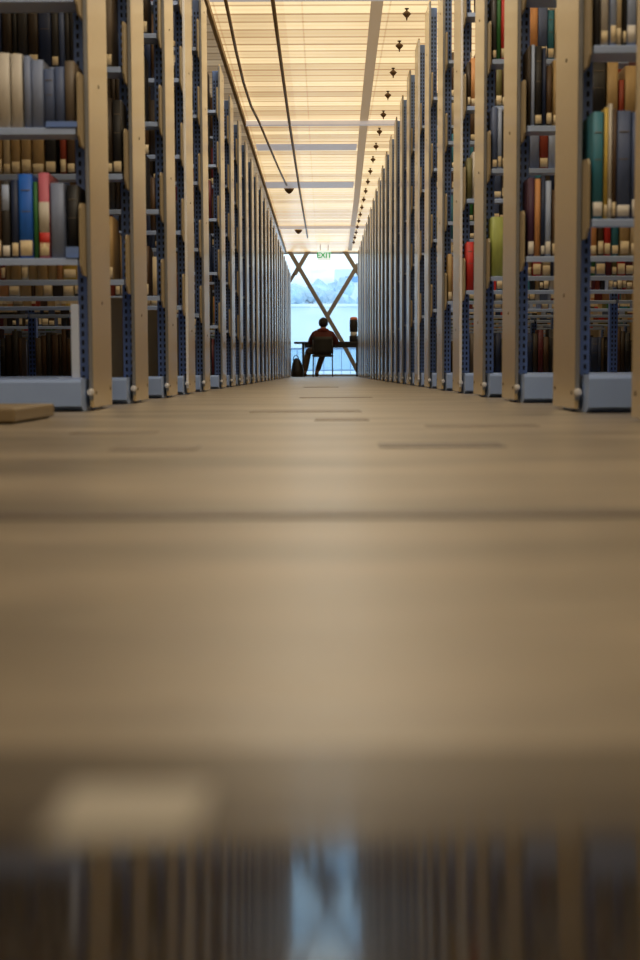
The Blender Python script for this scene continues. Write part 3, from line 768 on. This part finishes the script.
per = empty('person', (-.02, PY, 0), 'person in a maroon hooded jacket seated at the desk, back to camera', 'person')
nd = {'pel': ((0, -.02, .55), .12), 'bel': ((0, .0, .66), .115), 'che': ((0, .05, .80), (.155, .105)), 'nb': ((.005, .09, .92), (.085, .07)),
      'ne': ((.01, .115, .985), .055), 'hl': ((.015, .14, 1.045), (.070, .078)), 'hm': ((.015, .145, 1.10), (.078, .095)), 'ht': ((.015, .135, 1.155), (.055, .065)),
      'hll': ((-.10, .02, .535), .085), 'kl': ((-.30, .36, .535), .062), 'al': ((-.37, .32, .10), .043), 'tl': ((-.40, .47, .045), .035),
      'hlr': ((.10, .02, .535), .085), 'kr': ((.02, .38, .52), .062), 'ar': ((-.12, .16, .10), .043), 'tr': ((-.135, .31, .045), .035),
      'sl': ((-.175, .07, .865), .062), 'el': ((-.255, .27, .70), .047), 'wl': ((-.14, .50, .755), .030),
      'sr': ((.185, .07, .865), .062), 'er': ((.285, .25, .69), .047), 'wr': ((.14, .50, .755), .030),
      'pl': ((-.115, .56, .757), (.036, .018)), 'pr': ((.115, .56, .757), (.036, .018))}
ed = [('pel','bel'),('bel','che'),('che','nb'),('nb','ne'),('ne','hl'),('hl','hm'),('hm','ht'),('pel','hll'),('hll','kl'),('kl','al'),('al','tl'),
      ('pel','hlr'),('hlr','kr'),('kr','ar'),('ar','tr'),('che','sl'),('sl','el'),('el','wl'),('che','sr'),('sr','er'),('er','wr'),('wl','pl'),('wr','pr')]
for sd, sx in (('l', -1), ('r', 1)):
    bx_ = -.115 if sd == 'l' else .115
    for q, (dx, ln) in enumerate(((-.028, .062), (-.010, .078), (.010, .072), (.028, .055))):
        a = 'f%s%da' % (sd, q); b_ = 'f%s%db' % (sd, q)
        nd[a] = ((bx_+dx, .60, .760), .009); nd[b_] = ((bx_+dx*1.15, .60+ln*.8, .744), .008)
        ed += [('p'+sd, a), (a, b_)]
    a = 't%sa' % sd; b_ = 't%sb' % sd
    nd[a] = ((bx_ - sx*.045, .56, .752), .010); nd[b_] = ((bx_ - sx*.06, .60, .744), .008); ed += [('p'+sd, a), (a, b_)]
body = put('body', skin_mesh('body', nd, ed, M['skin']), per)
# ears and nose belong to the head of the body: small skin pieces merged in
bm = bmesh.new(); bm.from_mesh(body.data)
for sx in (-1, 1):
    bmesh.ops.create_icosphere(bm, subdivisions=2, radius=1, matrix=Matrix.Translation((.015+sx*.082, .14, 1.075)) @ Matrix.Diagonal((.012, .02, .032, 1)))
bmesh.ops.create_icosphere(bm, subdivisions=2, radius=1, matrix=Matrix.Translation((.015, .245, 1.065)) @ Matrix.Diagonal((.016, .022, .026, 1)))
bm.to_mesh(body.data); bm.free()
def grow(keys, k):
    out = {}
    for q in keys:
        p, r = nd[q]; out[q] = (p, tuple(v+k for v in r) if isinstance(r, tuple) else r+k)
    return out
kj = ['che','bel','pel','nb','sl','el','wl','sr','er','wr']
jn = grow(kj, .022); jn['nb'] = ((.005, .085, .915), (.105, .08)); jn['pel'] = ((0, -.01, .60), .135)
put('jacket', skin_mesh('jacket', jn, [('pel','bel'),('bel','che'),('che','nb'),('che','sl'),('sl','el'),('el','wl'),('che','sr'),('sr','er'),('er','wr')], M['jacket']), per)
bm = bmesh.new()
bmesh.ops.create_uvsphere(bm, u_segments=18, v_segments=12, radius=1, matrix=Matrix.Translation((.005, .045, .935)) @ Matrix.Rotation(-.5, 4, 'X') @ Matrix.Diagonal((.135, .085, .055, 1)))
put('hood', mesh_from_bm('hood', bm, M['hood'], True), per)
kt = ['pel','hll','kl','al','hlr','kr','ar']
tn_ = grow(kt, .012); tn_['pel'] = ((0, -.01, .545), .118)
put('trousers', skin_mesh('trousers', tn_, [('pel','hll'),('hll','kl'),('kl','al'),('pel','hlr'),('hlr','kr'),('kr','ar')], M['jeans']), per)
for (a, t_) in (('al', 'tl'), ('ar', 'tr')):
    pa, pt = Vector(nd[a][0]), Vector(nd[t_][0])
    d = (pt-pa); d.z = 0; d.normalize()
    n2 = {'a': (pa - d*.03 + Vector((0, 0, -.048)), .048), 'b': (pa + d*.06 + Vector((0, 0, -.055)), .044), 'c': (pt + d*.03 + Vector((0, 0, -.008)), .036)}
    n2 = {k: (tuple(v[0]), v[1]) for k, v in n2.items()}
    me = skin_mesh('shoe', n2, [('a','b'),('b','c')], M['shoe'])
    zmin = min(v.co.z for v in me.vertices)
    for v in me.vertices: v.co.z -= zmin
    put('shoe', me, per)
bm = bmesh.new()
bmesh.ops.create_uvsphere(bm, u_segments=24, v_segments=16, radius=1, matrix=Matrix.Translation((.015, .125, 1.105)) @ Matrix.Diagonal((.098, .108, .108, 1)))
rnd = random.Random(3)
for v in bm.verts:
    if v.co.y > .17 and v.co.z < 1.14: v.co.y = .17 - .2*(v.co.y-.17)
    v.co += Vector((rnd.uniform(-1, 1), rnd.uniform(-1, 1), rnd.uniform(-1, 1)))*.004
    if v.co.z < 1.04: v.co.x = .015 + (v.co.x-.015)*.85
put('hair', mesh_from_bm('hair', bm, M['hair'], True), per)

bg = empty('bag', (X35(299.5, 35.4)-.02, 35.2, 0), 'slumped black bag on the floor under the left end of desk', 'bag')
bm = bmesh.new()
rings = []
for z, sx, sy in ((0, .12, .10), (.03, .14, .12), (.15, .13, .11), (.28, .095, .08), (.36, .06, .05), (.385, .02, .02)):
    rings.append([bm.verts.new((sx*math.cos(t)*(1+.06*math.sin(3*t+z*9)) + z*-.05, sy*math.sin(t), z)) for t in [2*PI*k/16 for k in range(16)]])
for a, b in zip(rings, rings[1:]):
    for k in range(16): bm.faces.new((a[k], a[(k+1) % 16], b[(k+1) % 16], b[k]))
bm.faces.new(rings[0][::-1]); bm.faces.new(rings[-1])
put('bag_body', mesh_from_bm('bag_body', bm, M['black'], True), bg)
bm = bmesh.new(); tube(bm, [(-.02+.06*math.cos(t)-.01, -.07+.0*t, .33+.11*math.sin(t)) for t in [PI*k/10 for k in range(11)]], .008); put('strap', mesh_from_bm('strap', bm, M['black']), bg)

cn = empty('canister', (X35(354.3, 35.75), 35.75, .7255), 'tall black canister with orange lid and white band at desk right end', 'canister')
bm = bmesh.new(); lathe(bm, [(.085, 0), (.09, .01), (.09, .11), (.085, .12)], 20); put('canister_base', mesh_from_bm('canister_base', bm, M['black']), cn)
bm = bmesh.new(); lathe(bm, [(.07, .12), (.07, .205)], 20); q = put('band', mesh_from_bm('band', bm, M['white']), cn); q['label'] = 'white band'
bm = bmesh.new(); lathe(bm, [(.08, .205), (.085, .215), (.085, .44), (.08, .45)], 20); put('canister_body', mesh_from_bm('canister_body', bm, M['black']), cn)
bm = bmesh.new(); lathe(bm, [(.078, .45), (.078, .485), (.06, .505), (.03, .512)], 20); q = put('lid', mesh_from_bm('lid', bm, M['orange']), cn); q['label'] = 'orange lid'

# ------------------------------------------------------------------ glossy board right under the lens
th = math.atan(.14)
bd = empty('display_board', (0, .475, 0), 'glossy dark sloping board on the floor close under the camera', 'board')
bm = bmesh.new()
prof = [(0, .0), (0, .0015), (-.006, .0030), (-.56, .0030+.554*.14), (-.575, .0800), (-.58, .076), (-.58, 0)]
prism(bm, prof, 0, -.24, .24)
put('board_top', mesh_from_bm('board_top', bm, M['gloss']), bd)
# pale paper label on the board
def board_pt(px, py):
    d = RM @ Vector((px-320, PPY-py, -F)).normalized()
    # plane z = .0030 + (.469 - y)*.14
    t = (.0030 + .469*.14 - CAMH) / (d.z + .14*d.y)
    p = CM.translation + d*t
    return Vector((p.x, p.y-.475, p.z+.0006))
bm = bmesh.new()
q4 = [board_pt(42, 842), board_pt(192, 836), board_pt(212, 787), board_pt(72, 787)]
v = [bm.verts.new(p) for p in q4] + [bm.verts.new(p-Vector((0, 0, .0005))) for p in q4]
bm.faces.new(v[:4]); bm.faces.new(v[4:][::-1])
for k in range(4): bm.faces.new((v[k], v[(k+1) % 4], v[4+(k+1) % 4], v[4+k]))
q = put('paper_label', mesh_from_bm('paper_label', bm, mat('pale_sticker', (.40, .385, .35), .5, var=.05)), bd); q['label'] = 'blank pale paper label'

# ------------------------------------------------------------------ light and sky
w = bpy.data.worlds.new('World'); SC.world = w; w.use_nodes = True
nt = w.node_tree; N = nt.nodes; L = nt.links
bg_ = N['Background']
tc = N.new('ShaderNodeTexCoord'); mp = N.new('ShaderNodeMapping'); mp.inputs['Scale'].default_value = (1, 1, 2.5)
nz = N.new('ShaderNodeTexNoise'); nz.inputs['Scale'].default_value = 14; nz.inputs['Detail'].default_value = 5
L.new(tc.outputs['Generated'], mp.inputs[0]); L.new(mp.outputs[0], nz.inputs['Vector'])
cr = N.new('ShaderNodeValToRGB'); cr.color_ramp.elements[0].position = .38; cr.color_ramp.elements[1].position = .56
cr.color_ramp.elements[0].color = (.45, .68, .95, 1); cr.color_ramp.elements[1].color = (.92, .98, 1.0, 1)
L.new(nz.outputs['Fac'], cr.inputs[0]); L.new(cr.outputs[0], bg_.inputs[0]); bg_.inputs[1].default_value = 1.65

def area(name, loc, rot, sx, sy, power, col):
    l = bpy.data.lights.new(name, 'AREA'); l.shape = 'RECTANGLE'; l.size = sx; l.size_y = sy; l.energy = power; l.color = col
    o = link(bpy.data.objects.new(name, l)); o.location = loc; o.rotation_euler = rot; return o

area('rear_fill_light', (0, -2.9, 1.75), (PI/2, 0, 0), 3.6, 1.2, 10, (1.0, .93, .82))  # added fill behind the camera to brighten spines facing it
for k, (y, e) in enumerate(((.6, 8), (3.9, 14), (7.2, 16), (10.2, 14))):
    area('ceiling_fill_light', (0, y, CEIL-.03), (0, 0, 0), 1.1, 1.5, e, (1.0, .92, .78))  # unseen fill lights added to brighten the near panels and floor
# ------------------------------------------------------------------ camera
cam = bpy.data.cameras.new('camera'); co = link(bpy.data.objects.new('camera', cam))
cam.sensor_fit = 'VERTICAL'; cam.sensor_height = 36; cam.sensor_width = 24; cam.lens = F*36/960
cam.shift_y = (PPY-480)/960; cam.clip_start = .01; cam.clip_end = 400
co.matrix_world = CM
cam.dof.use_dof = True; cam.dof.focus_distance = 15.0; cam.dof.aperture_fstop = 6.5
SC.camera = co
SC.view_settings.view_transform = 'Standard'; SC.view_settings.look = 'None'
SC.view_settings.exposure = 0.0
print('books', len(BOOKS), 'seen', len(hits), 'solo', len(SOLO), 'near', sum(1 for j in SOLO if hits[j] >= 14))
